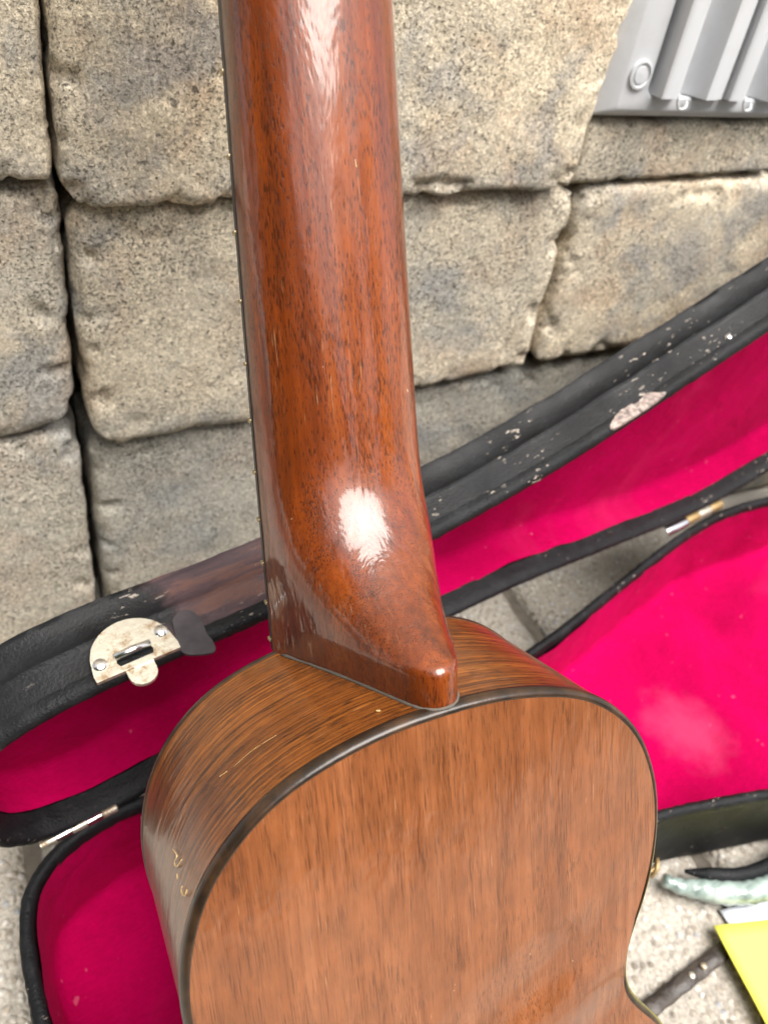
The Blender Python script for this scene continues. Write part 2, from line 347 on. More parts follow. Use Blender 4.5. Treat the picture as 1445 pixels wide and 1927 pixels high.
# ------------------------------------------------------------------ stone wall
WY = .312
wall = empty('stone_wall', Matrix.Translation((.2, WY, 0)))
tag(wall, 'wall of tumbled beige and grey stone blocks behind the ukulele case', 'wall')
pier = empty('stone_pier', Matrix.Translation((-.1, WY, 0)))
tag(pier, 'narrow stone pier left of the deep dark vertical joint', 'pier')
def block(name, quad, parent, seed, rad=.008, corners=(0, 0, 0, 0), proud=0.0, grey=0.0, depth=.07, step=.0017, rough=1.0):
    """quad: (x,z) bottom-left, bottom-right, top-right, top-left in the wall plane."""
    (ax, az), (bx, bz), (cx, cz), (dx, dz) = quad; rad *= 1.0
    w = ((bx - ax) + (cx - dx)) / 2; h = ((dz - az) + (cz - bz)) / 2
    nu = int(w / step); nv = int(h / step); ns = 12
    V = []; F = []
    # rings: front grid (nu+1)x(nv+1) plus side skirt ns deep
    def place(u, v, d):                                  # u,v in metres from bottom-left; d depth behind the face
        # per-corner rounding
        for k, (ou, ov, su, sv) in enumerate(((0, 0, 1, 1), (w, 0, -1, 1), (w, h, -1, -1), (0, h, 1, -1))):
            rc = corners[k] + rad * .8
            pu = (u - ou) * su; pv = (v - ov) * sv
            if pu < rc and pv < rc:
                qx = rc - pu; qy = rc - pv; mx = max(qx, qy); ln = math.hypot(qx, qy)
                if ln > 1e-9:
                    qx *= mx / ln; qy *= mx / ln; u = ou + su * (rc - qx); v = ov + sv * (rc - qy)
        ed = min(u, w - u, v, h - v)
        wob = fbm((u + seed, v, d * .6), 38, 3)
        rr = rad * (1 + .45 * wob)
        # rounding of the front arris
        if d <= 0 and ed < rr:
            t = (rr - ed) / rr; d = rr * (1 - math.sqrt(max(0, 1 - t * t)))
        cu, cv = u / w - .5, v / h - .5
        inw = .0007 * rough * fbm((u * 1.3, v + seed, d), 40, 3) + .00028 * rough * fbm((u, v, d + seed), 330, 2)
        # big chips along the arris
        chip = max(0, fbm((u + 3.1 * seed, v, d * .5), 80, 4) - .16) * .0060 * rough * (1 - sstep(rad * .5, rad * 2.6, ed))
        nd = d + chip - inw * (1.0 if ed > rad else .6)
        pinch = (.0011 * rough * fbm((u, v + 9 + seed, d), 60, 3) + chip * .4) * (1 - sstep(rad * .3, rad * 1.5, ed))
        u -= pinch * (2 * cu); v -= pinch * (2 * cv)
        fu, fv = u / w, v / h
        X = lerp(lerp(ax, bx, fu), lerp(dx, cx, fu), fv); Z = lerp(lerp(az, bz, fu), lerp(dz, cz, fu), fv)
        return (X - parent.location.x, nd - proud, Z)
    for j in range(nv + 1):
        for i in range(nu + 1): V.append(place(w * i / nu, h * j / nv, 0))
    for j in range(nv):
        for i in range(nu): q = j * (nu + 1) + i; F.append((q, q + 1, q + nu + 2, q + nu + 1))
    ring = [(i, 0) for i in range(nu)] + [(nu, j) for j in range(nv)] + [(i, nv) for i in range(nu, 0, -1)] + [(0, j) for j in range(nv, 0, -1)]
    prev = [j * (nu + 1) + i for i, j in ring]; m = len(ring)
    for k in range(1, ns + 1):
        d = rad + (depth - rad) * (k / ns) ** 1.3
        b0 = len(V)
        for i, j in ring: V.append(place(w * i / nu, h * j / nv, d))
        cur = list(range(b0, b0 + m))
        for i in range(m): F.append((prev[i], cur[i], cur[(i + 1) % m], prev[(i + 1) % m]))
        prev = cur
    o = mesh_obj(name, V, F, M['stone'], parent); o['grey'] = grey
    return o
mm = lambda *p: [(x / 1000, z / 1000) for x, z in p]
# pier, bottom to top
block('stone_block', mm((-130, -10), (9, -10), (16, 148), (-130, 133)), pier, 1.3, .006, (0, 0, .008, 0), grey=.75, proud=.000)
block('stone_block', mm((-130, 133.5), (15.5, 151), (22.5, 258.5), (-130, 258.5)), pier, 2.7, .008, (0, .016, .003, 0), grey=.45, proud=.002)
block('stone_block', mm((-130, 259.5), (20.5, 260.5), (28.5, 376), (-130, 376)), pier, 3.9, .0035, (0, .002, 0, 0), grey=0.1, proud=.007)
block('stone_block', mm((-130, 379), (22, 379), (28, 492), (-130, 492)), pier, 4.4, .006, grey=.1, proud=.004, step=.004)
# main wall
block('stone_block', mm((15, -10), (420, -10), (420, 152), (19, 135)), wall, 5.1, .008, (0, 0, 0, .008), grey=.95, proud=-.005)
block('stone_block', mm((20, 134), (261, 148.5), (263, 251.5), (23.5, 252)), wall, 6.6, .008, (.016, .004, .003, .006), grey=.25, proud=.003)
block('stone_block', mm((22, 251), (251, 253), (260, 368), (29.5, 368)), wall, 7.2, .005, (.010, .004, 0, 0), grey=0, proud=.010, rough=1.3)
block('stone_block', mm((421.5, -10), (470, -10), (470, 154), (421.5, 152)), wall, 8.8, .008, grey=.5, proud=-.004, step=.003)
block('stone_block', mm((262, 151.5), (427, 157), (427, 257), (264, 252.5)), wall, 9.5, .007, (.008, 0, 0, .004), grey=0.0, proud=.004)
block('stone_block', mm((254.2, 253.4), (390, 258), (390, 283.5), (256, 283)), wall, 10.4, .003, (0, 0, 0, .001), grey=0.25, proud=.003)
block('stone_block', mm((392, 258), (520, 258), (520, 366), (392, 366)), wall, 11.6, .006, grey=0.1, proud=.003, step=.003)
block('stone_block', mm((428, 157), (640, 157), (640, 256), (428, 256)), wall, 12.6, .007, grey=0.1, proud=.003, step=.004)
block('stone_block', mm((472, -10), (720, -10), (720, 155), (472, 155)), wall, 13.6, .007, grey=0.3, proud=.0, step=.004)
block('stone_block', mm((522, 258), (720, 258), (720, 366), (522, 366)), wall, 14.6, .007, grey=0.2, proud=.003, step=.004)
block('stone_block', mm((31, 370), (250, 370), (250, 480), (31, 480)), wall, 15.6, .007, grey=0.1, proud=.003, step=.004)
block('stone_block', mm((252, 370), (480, 370), (480, 480), (252, 480)), wall, 16.6, .007, grey=0.1, proud=.003, step=.004)
for k, (x0, x1, z0, z1) in enumerate(((722, 960, -10, 155), (642, 860, 157, 256), (722, 940, 258, 366), (482, 700, 370, 480), (702, 930, 370, 480), (962, 1200, -10, 155), (862, 1100, 157, 256), (942, 1180, 258, 366), (1102, 1320, 157, 256), (932, 1160, 370, 480))):
    block('stone_block', mm((x0, z0), (x1 - 1, z0), (x1 - 1, z1), (x0, z1)), wall, 20.3 + k * 1.7, .007, grey=(.1, .4, .25)[k % 3], proud=.003, step=.005)
bm_obj('wall_core', box_bm(1.45, .08, .50, c=(.38, .10, .24)), M['core'], wall, smooth=False)

# house wall above the stone skirting (out of frame, shades and closes the place behind)
hw_ = bm_obj('house_wall', box_bm(6, .12, 2.4, c=(.3, WY + .09, 1.68)), N('cream_render').done((.55, .52, .46), .8), smooth=False); tag(hw_, kind='structure')
# unseen foliage added around the camera: darkens varnish reflections, shades the left side
rnd = random.Random(3); V = []; F = []
def leaf(c):
    u = Vector((rnd.gauss(0, 1), rnd.gauss(0, 1), rnd.gauss(0, 1))).normalized() * rnd.uniform(.02, .045); w = u.cross(Vector((rnd.gauss(0, 1), rnd.gauss(0, 1), rnd.gauss(0, 1)))).normalized() * .03
    b = len(V); V.extend([c - u, c + w, c + u, c - w]); F.append((b, b + 1, b + 2, b + 3))
for k in range(24000):
    c = Vector((rnd.uniform(-2.2, 2.6), -1.25 - rnd.uniform(0, .75) ** 1.6, 0)); c.z = rnd.uniform(.01, lerp(1.1, .75, sstep(-.2, .5, c.x)) + .25 * fbm((c.x, 0, 0), 2.1)); leaf(c)
for k in range(13000): leaf(Vector((-.62 - rnd.uniform(0, .9) ** 1.5, rnd.uniform(-1.6, .18), rnd.uniform(.02, 1.45))))  # left bank of leaves, added to shade the left side
for tx, ty, th_, tr in ((-2.7, -3.0, 3.2, .75), (-.95, -3.4, 2.5, .5), (1.9, -3.2, 3.3, .7), (3.6, -2.6, 2.9, .8)):  # unseen tree clumps added to break up the mirrored sky
    cl = [Vector((tx + rnd.gauss(0, tr * .5), ty + rnd.gauss(0, .3), lerp(1.2, th_, rnd.random() ** .8))) for _ in range(26)]
    for k in range(5200): q = rnd.choice(cl); leaf(q + Vector((rnd.gauss(0, .15), rnd.gauss(0, .15), rnd.gauss(0, .12))))
s = N('screen_leaf'); hd_ = mesh_obj('leaf_screen', V, F, s.done(s.ramp(s.noise(s.coord(), 3, 3), (.3, (.025, .05, .012)), (.7, (.06, .10, .025))), .5), smooth=False)
tag(hd_, 'unseen green foliage added around the camera to darken reflections and shade the left', 'leaf_screen', kind='stuff')

# ------------------------------------------------------------------ louvred vent cover set in the wall
vent = empty('vent_cover', Matrix.Translation((.2535, WY - .004, .2855)))
tag(vent, 'grey plastic louvred vent cover set into the stone wall at upper right', 'vent cover')
VW, VH = .133, .086
def prism(poly, z0, z1):                                 # poly in (x, y) extruded along z
    n = len(poly); V = [(x, y, z0) for x, y in poly] + [(x, y, z1) for x, y in poly]
    return V, [tuple(range(n)), tuple(range(n, 2 * n))] + [(i, (i + 1) % n, n + (i + 1) % n, n + i) for i in range(n)]
# frame: bevelled border with an opening
bm = bmesh.new()
def rect_ring(x0, x1, z0, z1, y, r, n=5):
    pts = []
    for cx, cz, a0 in ((x1 - r, z1 - r, 0), (x0 + r, z1 - r, 90), (x0 + r, z0 + r, 180), (x1 - r, z0 + r, 270)):
        for k in range(n + 1):
            a = R(a0 + 90 * k / n); pts.append(bm.verts.new((cx + r * math.cos(a), y, cz + r * math.sin(a))))
    return pts
rings = [rect_ring(0, VW, 0, VH, .02, .001), rect_ring(0, VW, 0, VH, .0005, .001), rect_ring(.0008, VW - .0008, .0006, VH - .0006, -.0006, .001),
         rect_ring(.0095, VW - .0095, .0035, VH - .0035, -.0052, .002), rect_ring(.0105, VW - .0105, .0045, VH - .0045, -.0056, .002),
         rect_ring(.0245, VW - .02, .009, VH - .009, -.0056, .004), rect_ring(.0255, VW - .021, .010, VH - .010, -.0046, .004), rect_ring(.0255, VW - .021, .010, VH - .010, .016, .004)]
for p, q in zip(rings, rings[1:]):
    for i in range(len(p)): bm.faces.new((p[i], p[(i + 1) % len(p)], q[(i + 1) % len(p)], q[i]))
bm_obj('frame', bm, M['vent'], vent, sharp=30)
bm_obj('duct_back', box_bm(VW - .012, .002, VH - .012, c=(VW / 2, .0185, VH / 2)), M['vent_dark'], vent, smooth=False)
# screw cap
bm = bmesh.new()
prof = [(.0062, -.0054), (.0060, -.0068), (.0050, -.0070), (.0046, -.0062), (.0038, -.0060), (.0034, -.0068), (0.0001, -.0070)]
rr = [[bm.verts.new((.0175 + r * math.cos(2 * math.pi * k / 24), y, .0185 + r * math.sin(2 * math.pi * k / 24))) for k in range(24)] for r, y in prof]
for p, q in zip(rr, rr[1:]):
    for k in range(24): bm.faces.new((p[k], p[(k + 1) % 24], q[(k + 1) % 24], q[k]))
bm_obj('screw_cap', bm, M['vent'], vent)
# vertical louvre flaps: wavy strip profiles
def louvre(x0):
    top = [(0, .012), (.0004, -.0100), (.0018, -.0122), (.0080, -.0118), (.0115, -.0105), (.0150, -.0040), (.0180, -.0005), (.0205, .0000), (.0235, -.0035), (.0265, -.0105), (.0285, -.0122), (.0385, -.0100), (.0400, -.0090)]
    P = [(x0 + p.x, p.y) for p in catmull([(x, y, 0) for x, y in top], 60, closed=False)]
    V, F = prism(P + [(x, y + .0016) for x, y in reversed(P)], .0105, VH - .0105)
    o = mesh_obj('louvre', V, F, M['vent'], vent, sharp=50)
    hk = [Vector((x0 + .0110, -.0108, .0125)), Vector((x0 + .0118, -.0112, .0085)), Vector((x0 + .0140, -.0110, .0062)), Vector((x0 + .0185, -.0100, .0066)), Vector((x0 + .0210, -.0070, .0085))]
    V, F = tube(catmull(hk, 14, False), .0006, 8); mesh_obj('hook', V, F, M['vent'], o)
for k in range(2): louvre(.0280 + k * .0418)

# ------------------------------------------------------------------ ukulele case: open, lid standing against the wall
case = empty('ukulele_case', Matrix.Translation((-.0289, .1659, 0)) @ Matrix.Rotation(R(11.18), 4, 'Z'))
tag(case, 'open worn black ukulele case with crimson plush lining, lid raised against stone wall', 'instrument case')
RIM = .060; LIDD = .030; TH = R(82)
far = [(-.019, .045), (-.0165, .029), (-.010, .014), (.003, .0045), (.022, .0005), (.045, .0025), (.090, .013), (.140, .0225), (.190, .0275), (.245, .0265), (.309, .0185), (.377, .0095), (.420, .0065), (.455, .0085), (.490, .015), (.515, .018), (.545, .014), (.585, .006), (.620, .010), (.648, .030), (.662, .065), (.668, .128)]
ax0 = Vector((-.019, .045)); axd = Vector((1, .128)).normalized(); axn = Vector((-axd.y, axd.x))
near = []
for x, y in reversed(far[1:-1]):
    d = Vector((x, y)) - ax0; b = d.dot(axn); near.append(tuple(Vector((x, y)) - axn * 2 * b))
OUT = catmull([(x, -y) for x, y in (far + near)], 420)     # local xy, Y = -t
area = sum(OUT[i - 1].x * OUT[i].y - OUT[i].x * OUT[i - 1].y for i in range(len(OUT)))
if area < 0: OUT.reverse()
f_tray = lambda x, y, d: Vector((x, y, RIM - d))
dirn = Vector((0, -math.cos(TH), math.sin(TH))); nrm = Vector((0, math.sin(TH), math.cos(TH)))
f_lid = lambda x, y, d: Vector((x, 0, RIM)) + dirn * (-y) + nrm * d
def crinkle(V, amp, sc):
    return [v + Vector((fbm(v, sc), fbm(v + Vector((5, 0, 0)), sc), fbm(v + Vector((0, 5, 0)), sc))) * amp for v in V]
def fill_cap(V, F, idx):
    F.append(tuple(idx))
def shell(fn, depth, pname, mat_side, mat_rim, ridge):
    # outer shell
    if ridge: prof = [(-.0005, .0005), (.0, .0025), (.0, depth * .44), (.0004, depth * .47), (.0012, depth * .50), (.0004, depth * .54), (-.0002, depth * .60), (-.0002, depth * .84), (.0008, depth * .88), (.0010, depth * .96), (-.0010, depth), (-.004, depth + .0006), (-.010, depth + .0006)]
    else: prof = [(-.0005, .001), (0, .004), (0, depth * .4), (0, depth * .85), (-.002, depth * .97), (-.005, depth), (-.010, depth)]
    V, F, _ = sweep(OUT, prof, fn); m = len(prof)
    F.append(tuple(i * m + m - 1 for i in range(len(OUT))))
    V = crinkle(V, .0006, 60)
    sh = mesh_obj(pname + '_shell', V, F, mat_side, case, sharp=60)
    return sh
tray = shell(f_tray, RIM - .0005, 'tray', M['leather'], M['leather_rim'], False)
lid = shell(f_lid, LIDD, 'lid', M['leather_lid'], M['leather_rim'], True)
# bound rims
def rim(fn, w_in, inner_d, amp):
    prof = [(.0006, .004), (.0010, .0015), (.0004, -.0008), (-.0014, -.0016), (-w_in + .0014, -.0016), (-w_in, -.0004), (-w_in - .0002, inner_d * .5), (-w_in - .0004, inner_d)]
    V, F, _ = sweep(catmull([(p.x, p.y) for p in OUT[::3]], 900), prof, fn)
    return crinkle(V, amp, 330), F
V, F = rim(f_tray, .0040, .004, .00035); mesh_obj('tray_rim', V, F, M['leather_rim'], tray)
V, F = rim(f_lid, .0046, .0095, .0003); mesh_obj('lid_rim', V, F, M['leather_rim'], lid)
# plush lining
def lining(fn, w_in, depth, start, r):
    nn = normals2d(OUT); prof = [(-w_in, start)]
    prof += [(-w_in - .0002, depth * .5)] if start < depth * .45 else []
    for k in range(7):
        a = R(90 * k / 6); prof.append((-w_in - .0005 - r * (1 - math.cos(a)), depth - r + r * math.sin(a)))
    prof.append((-w_in - r - .012, depth + .0005))
    V, F, _ = sweep(OUT, prof, fn); m = len(prof)
    ring = [V[i * m + m - 1] for i in range(len(OUT))]
    V = [v + Vector((fbm(v, 22), fbm(v + Vector((3, 0, 0)), 22), fbm(v + Vector((0, 3, 0)), 22))) * .0020 for v in V]
    F.append(tuple(i * m + m - 1 for i in range(len(OUT))))
    return V, F
V, F = lining(f_tray, .0043, RIM - .006, .0030, .006); mesh_obj('tray_lining', V, F, M['plush'], tray)
V, F = lining(f_lid, .0053, LIDD - .004, .0092, .007); mesh_obj('lid_lining', V, F, M['plush'], lid)

def on_lid_top(s):                                        # frame on the outer upper side wall of the lid at coordinate s
    best = min((i for i in range(len(OUT)) if -OUT[i].y > .045 + .128 * (OUT[i].x + .019)), key=lambda i: abs(OUT[i].x - s))
    nn = normals2d(OUT)[best]; p = f_lid(OUT[best].x, OUT[best].y, 0)
    out = (Vector((nn.x, 0, 0)) + dirn * (-nn.y)).normalized(); tg = out.cross(nrm).normalized()
    if tg.x < 0: tg = -tg
    return p, tg, nrm, out
def frame_mesh(name, s, V, F, mat, parent, **kw):         # V in (along, depth, out)
    p, tg, dn, ou = on_lid_top(s)
    return mesh_obj(name, [p + tg * a + dn * b + ou * c for a, b, c in V], F, mat, parent, **kw)
# latch plate: half-round nickel plate with slot, bar, tongue and two rivets
LS = .0430
def plate_verts(poly, hole, t0, t1):
    bm = bmesh.new()
    o1 = [bm.verts.new((x, y, t1)) for x, y in poly]; h1 = [bm.verts.new((x, y, t1)) for x, y in hole]
    e = [bm.edges.new((o1[i], o1[(i + 1) % len(o1)])) for i in range(len(o1))] + [bm.edges.new((h1[i], h1[(i + 1) % len(h1)])) for i in range(len(h1))]
    bmesh.ops.triangle_fill(bm, use_beauty=True, use_dissolve=False, edges=e)
    g = bmesh.ops.extrude_face_region(bm, geom=bm.faces[:])
    for v in g['geom']:
        if isinstance(v, bmesh.types.BMVert): v.co.z = t0
    bm.verts.ensure_lookup_table()
    return [tuple(v.co) for v in bm.verts], [tuple(v.index for v in f.verts) for f in bm.faces]
def vix(bm): bm.verts.index_update()
arc = [(.0155 * math.cos(R(a)) * 1.0, .004 + .0155 * math.sin(R(a))) for a in range(28, 153, 8)]
poly = [(-.0158, -.0012), (.0158, -.0012), (.0160, .0015), (.0148, .0085)] + arc + [(-.0148, .0085), (-.0160, .0015)]
hole = [(-.0062, .0012), (.0062, .0012), (.0070, .0030), (.0060, .0062), (-.0060, .0062), (-.0070, .0030)]
SC = .86; poly = [(x * SC, y * SC) for x, y in poly]; hole = [(x * SC, y * SC) for x, y in hole]
V, F = plate_verts(poly, hole, .0008, .0024)
latch = frame_mesh('latch_plate', LS, V, F, M['nickel'], lid, sharp=30)
V, F = tube([Vector((-.0058, .0048, .0022)), Vector((0, .0050, .0026)), Vector((.0058, .0048, .0022))], .0014, 8); frame_mesh('latch_bar', LS, V, F, M['steel'], latch)
tong = [(-.0045, .001), (-.0045, -.0035)] + [(.0045 * math.cos(R(a)), -.0035 + .0042 * math.sin(R(a))) for a in range(200, 341, 20)] + [(.0045, -.0035), (.0045, .001)]
n = len(tong); V = [(x, y, .0002) for x, y in tong] + [(x, y, .0016) for x, y in tong]
frame_mesh('latch_tongue', LS, V, [tuple(range(n)), tuple(range(n, 2 * n))] + [(i, (i + 1) % n, n + (i + 1) % n, n + i) for i in range(n)], M['nickel'], latch, sharp=30)
def dome(name, s, a, b, r, h, mat, parent, z=.0022):
    V = []; F = []
    for k in range(4):
        t = R(90 * k / 4)
        for q in range(14): V.append((a + r * math.cos(t) * math.cos(2 * math.pi * q / 14), b + r * math.cos(t) * math.sin(2 * math.pi * q / 14), z + h * math.sin(t)))
    V.append((a, b, z + h))
    for k in range(3):
        for q in range(14): F.append((k * 14 + q, k * 14 + (q + 1) % 14, k * 14 + 14 + (q + 1) % 14, k * 14 + 14 + q))
    for q in range(14): F.append((42 + q, 42 + (q + 1) % 14, 56))
    frame_mesh(name, s, V, F, mat, parent)
dome('rivet', LS, -.0106, .0046, .0024, .0010, M['steel'], latch); dome('rivet', LS, .0106, .0075, .0024, .0010, M['steel'], latch)
s = N('purple_grey_leather'); s.bump(s.noise(s.coord(), 350, 3), .5, .0006); M['patch'] = s.done(s.ramp(s.noise(s.coord(), 90, 4, .6), (.3, (.022, .019, .023)), (.7, (.055, .046, .052))), .6, spec=.3)
# loose leather patch beside the latch
pp = [(-.008, .010), (-.006, .014), (.001, .0165), (.0065, .014), (.0085, .007), (.0075, .001), (.0085, -.004), (.0072, -.0085), (.003, -.0088), (-.004, -.0068), (-.009, -.0045), (-.011, 0)]
pc = catmull([(x * .55, y * .75, 0) for x, y in pp], 40); n = len(pc)
V = [(p.x, p.y, .0016 if p.y > 0 else .0012) for p in pc] + [(p.x, p.y, .0002) for p in pc]
frame_mesh('leather_patch', .0605, V, [tuple(range(n)), tuple(range(n, 2 * n))] + [(i, (i + 1) % n, n + (i + 1) % n, n + i) for i in range(n)], M['patch'], lid, sharp=30)
for s_, b_ in ((.316, .0055), (.352, .0065), (.155, .004)): dome('nail_head', s_, 0, b_, .0019, .0014, M['steel'], lid, z=0)
# torn edge on the lid with the board showing
tp = [(-.014, -.0012), (-.010, .003), (-.003, .0042), (.004, .003), (.009, .0045), (.013, .0015), (.014, -.0012)]
pc = catmull([(x, y, 0) for x, y in tp], 40); n = len(pc)
V = [(p.x, p.y + .0006 * fbm((p.x, p.y, 2), 700), .0011) for p in pc] + [(p.x, p.y, -.0004) for p in pc]
s = N('torn_board'); s.bump(s.noise(s.coord(), 800, 3), .8, .001); M['torn'] = s.done(s.ramp(s.noise(s.coord(), 300, 4, .7), (.35, (.10, .085, .085)), (.5, (.34, .27, .24)), (.68, (.52, .48, .45))), .85)
frame_mesh('torn_edge', .262, V, [tuple(range(n)), tuple(range(n, 2 * n))] + [(i, (i + 1) % n, n + (i + 1) % n, n + i) for i in range(n)], M['torn'], lid, sharp=30)
# hinges along the back edge
def hinge(s0, s1, k, mats, r=.0021, yy=-.0020):
    y0 = yy; z0 = RIM + .0030
    h = None
    for i in range(k):
        a = lerp(s0, s1, i / k); b = lerp(s0, s1, (i + 1) / k) - .0002
        P = [Vector((a, y0, z0)), Vector((a + .0004, y0, z0)), Vector((b - .0004, y0, z0)), Vector((b, y0, z0))]
        V, F = tube(P, r, 12, f=lambda q: .97 if q in (0, 3) else 1)
        o = mesh_obj('hinge_knuckle' if h else 'hinge', V, F, mats[i % len(mats)], h or case, sharp=40)
        if h is None: h = o
    return h
hinge(-.001, .029, 5, [M['nickel'], M['steel']], .0017); hinge(.380, .401, 1, [M['steel']], .0036, -.0030); hinge(.402, .440, 3, [M['rust'], M['nickel']], .0033, -.0026)
# carrying handle on the near side, lying on the paving
inv = case.matrix_world.inverted()
def L(x, y, z): return inv @ Vector((x, y, z))
hp = [L(.2335, .0775, .0075), L(.240, .0715, .0075), L(.2475, .0665, .0085), L(.258, .0605, .0095), L(.271, .0560, .010), L(.287, .0545, .010), L(.304, .0560, .010), L(.318, .0600, .0085), L(.328, .0655, .007)]
path = catmull(hp, 60, False)
V, F = tube([p + L(0, -.0035, 0) - L(0, 0, 0) for p in path],   .0056, 14, f=lambda i: .55 + .45 * min(1, min(i, 59 - i) / 14) + .05 * math.sin(i * 1.9))
hd = mesh_obj('handle', crinkle(V, .0005, 120), F, M['tape'], case)
V, F = tube([p + L(0, .0042, .0030) - L(0, 0, 0) for p in path[8:-6]], .0034, 10, f=lambda i: min(1, .25 + i / 9, .25 + (45 - i) / 9)); mesh_obj('handle_core', crinkle(V, .0004, 150), F, M['leather_rim'], hd)
for c0, yaw in ((L(.2325, .0805, .008), 20), (L(.329, .0668, .008), -20)):
    ring = [c0 + Matrix.Rotation(R(yaw), 3, 'Z') @ Vector((.0052 * math.cos(R(t)), .0010 * math.sin(R(t * 2)), .0052 * math.sin(R(t)))) for t in range(0, 360, 20)]
    V, F = tube(ring, .0011, 8, closed=True); mesh_obj('handle_ring', V, F, M['rust'], hd)
    q = c0 + Vector((0, .0060, .002)); bmx = box_bm(.012, .006, .014, .0015, c=q); bm_obj('handle_tab', bmx, M['leather_rim'], hd)

# ------------------------------------------------------------------ ukulele leaning toward the wall, back to the camera
Mu = ((0.99979419, 0.0184424, 0.00845406), (-0.00131984, 0.47495108, -0.88001121), (-0.02024478, 0.87981893, 0.47487767))
T0 = Vector((.0689037, .0767623, GZ - .14087)); RU = Matrix(Mu); BL = .228
uke = empty('ukulele', Matrix.Translation(T0 + RU @ Vector((0, -BL, 0))) @ RU.to_4x4())
tag(uke, 'glossy brown mahogany ukulele seen from behind, neck rising toward the wall', 'ukulele')
# local: x across, y along the neck (0 at the tail), z toward the back
DEP = lambda y: lerp(.0585, .0544, y / BL)
hwp = [(0, 0), (.022, .0008), (.045, .0060), (.064, .0200), (.0745, .042), (.0780, .062), (.0768, .083), (.0680, .1035), (.0605, .1137), (.0546, .1222), (.0527, .1315), (.0550, .1424), (.0600, .1524), (.0631, .167), (.0637, .179), (.0627, .188), (.0601, .197), (.0578, .2025), (.0532, .2094), (.0449, .217), (.0408, .2199), (.0328, .2232), (.0226, .2260), (.0125, .2277)]
UO = [(x, y) for x, y in hwp] + [(0, BL)] + [(-x, y) for x, y in reversed(hwp[1:])]
BO = relax(catmull(UO, 480), 40)
area = sum(BO[i - 1].x * BO[i].y - BO[i].x * BO[i - 1].y for i in range(len(BO)))
if area < 0: BO.reverse()
fb = lambda x, y, d: Vector((x, y, -d))
# sides (UV: arc length becomes the grain direction)
prof = [(0, t) for t in (0.0030, .012, .024, .036, .048, .0528)]
V, F, UV = sweep(BO, prof, lambda x, y, d: Vector((x, y, -d * DEP(y) / .0544)))
mesh_obj('side', V, F, M['side'], uke, uvs=[(v_, u_) for u_, v_ in UV])
def plate_disc(z, outset, dome_h, sgn):
    rings = 40; V = []; F = []; nn = normals2d(BO); n = len(BO); cx, cy = 0, .112
    for r in range(rings):
        k = 1 - r / rings
        for i in range(n):
            p = BO[i] + nn[i] * outset; x = cx + (p.x - cx) * k; y = cy + (p.y - cy) * k
            V.append((x, y, z(y) + sgn * dome_h * (1 - k ** 2.2) + sgn * .0010 * math.exp(-((x - .026) / .03) ** 2 - ((y - .128) / .034) ** 2) * math.sin((y - .35 * x) / .0060 + .6) + sgn * .0008 * (1 - k ** 3) * fbm((x, y * .8, 4), 17, 2)))
    V.append((cx, cy, z(cy) + sgn * dome_h))
    for r in range(rings - 1):
        for i in range(n): F.append((r * n + i, r * n + (i + 1) % n, (r + 1) * n + (i + 1) % n, (r + 1) * n + i))
    for i in range(n): F.append(((rings - 1) * n + i, (rings - 1) * n + (i + 1) % n, rings * n))
    return V, F
V, F = plate_disc(lambda y: .0, -.0012, .0016, 1); mesh_obj('back', V, F, M['back'], uke)
V, F = plate_disc(lambda y: -DEP(y), -.001, .0004, -1); mesh_obj('soundboard', V, F, M['top'], uke)
# bindings: rounded dark strip on the back edge, thin one on the front edge
BO2 = relax(catmull(UO, 720), 90)
if sum(BO2[i - 1].x * BO2[i].y - BO2[i].x * BO2[i - 1].y for i in range(720)) < 0: BO2.reverse()
V, F, _ = sweep(BO2, [(-.0003, .0031), (.00025, .0029), (.0004, .0019), (.0002, .0010), (-.0003, .0002), (-.0010, -.0002), (-.0015, -.00005), (-.0017, .0006)], fb)
mesh_obj('back_binding', [v + Vector((0, 0, .00005 * fbm(v, 300))) for v in V], F, M['bind'], uke)
V, F, _ = sweep(BO2, [(-.0003, -.0018), (.0003, -.0014), (.0003, -.0002), (-.0008, .0004), (-.0018, .0003)], lambda x, y, d: Vector((x, y, -DEP(y) - d)))
mesh_obj('front_binding', V, F, M['bind'], uke)

# neck with heel: lofted sections from inside the joint to the nut
NUT = .1785; D0 = .0544
def nx(v): return .0004 + .0017 * (max(v, 0) / .15) ** 2      # the neck bows a touch off the centre line
NX = nx(NUT)
def neck_hw(v): return lerp(.0228, .0198, min(max(v, 0) / NUT, 1))
QS = [math.sin(math.pi / 2 * k / 44) for k in range(39)] + [.982, .987, .991, .994, .9965, .9982, .9993, 1.0]
def section(v):
    hw = neck_hw(v)
    dn = lerp(.0178, .0152, min(max(v, 0) / NUT, 1))
    g = max(0, 1 - max(v - .0088, 0) / .047) ** 2.5        # heel curve
    d = dn + (D0 - .0004 - dn) * g
    m = 1 - sstep(-.004, .034, v)
    cap = .0041 * (1 - .35 * sstep(.003, .0115, v)) * (1 - .3 * sstep(.010, .02, v))
    ex = lerp(34, 8, sstep(.0085, .020, v))
    pts = []
    for q in QS:
        x1 = hw * max(0, 1 - q ** 2.45) ** .50
        x2 = lerp(hw, cap, q ** lerp(1.02, 1.5, sstep(.004, .03, v))) * max(0, 1 - q ** ex) ** .5 - .0006 * math.sin(math.pi * q)
        pts.append((max(0, lerp(x1, x2, m)), q * d))
    return pts
vsn = [-.004, -.002, 0, .0007, .0015, .003, .0045, .006, .0075, .009, .0097, .0101, .0106, .0113, .012, .0135, .015, .0175, .020, .023, .026, .030, .034, .038, .042, .047, .052, .058, .064, .071, .080, .090, .105, .12, .14, .16, NUT]
V = []; F = []; nk = 2 * len(QS) - 1
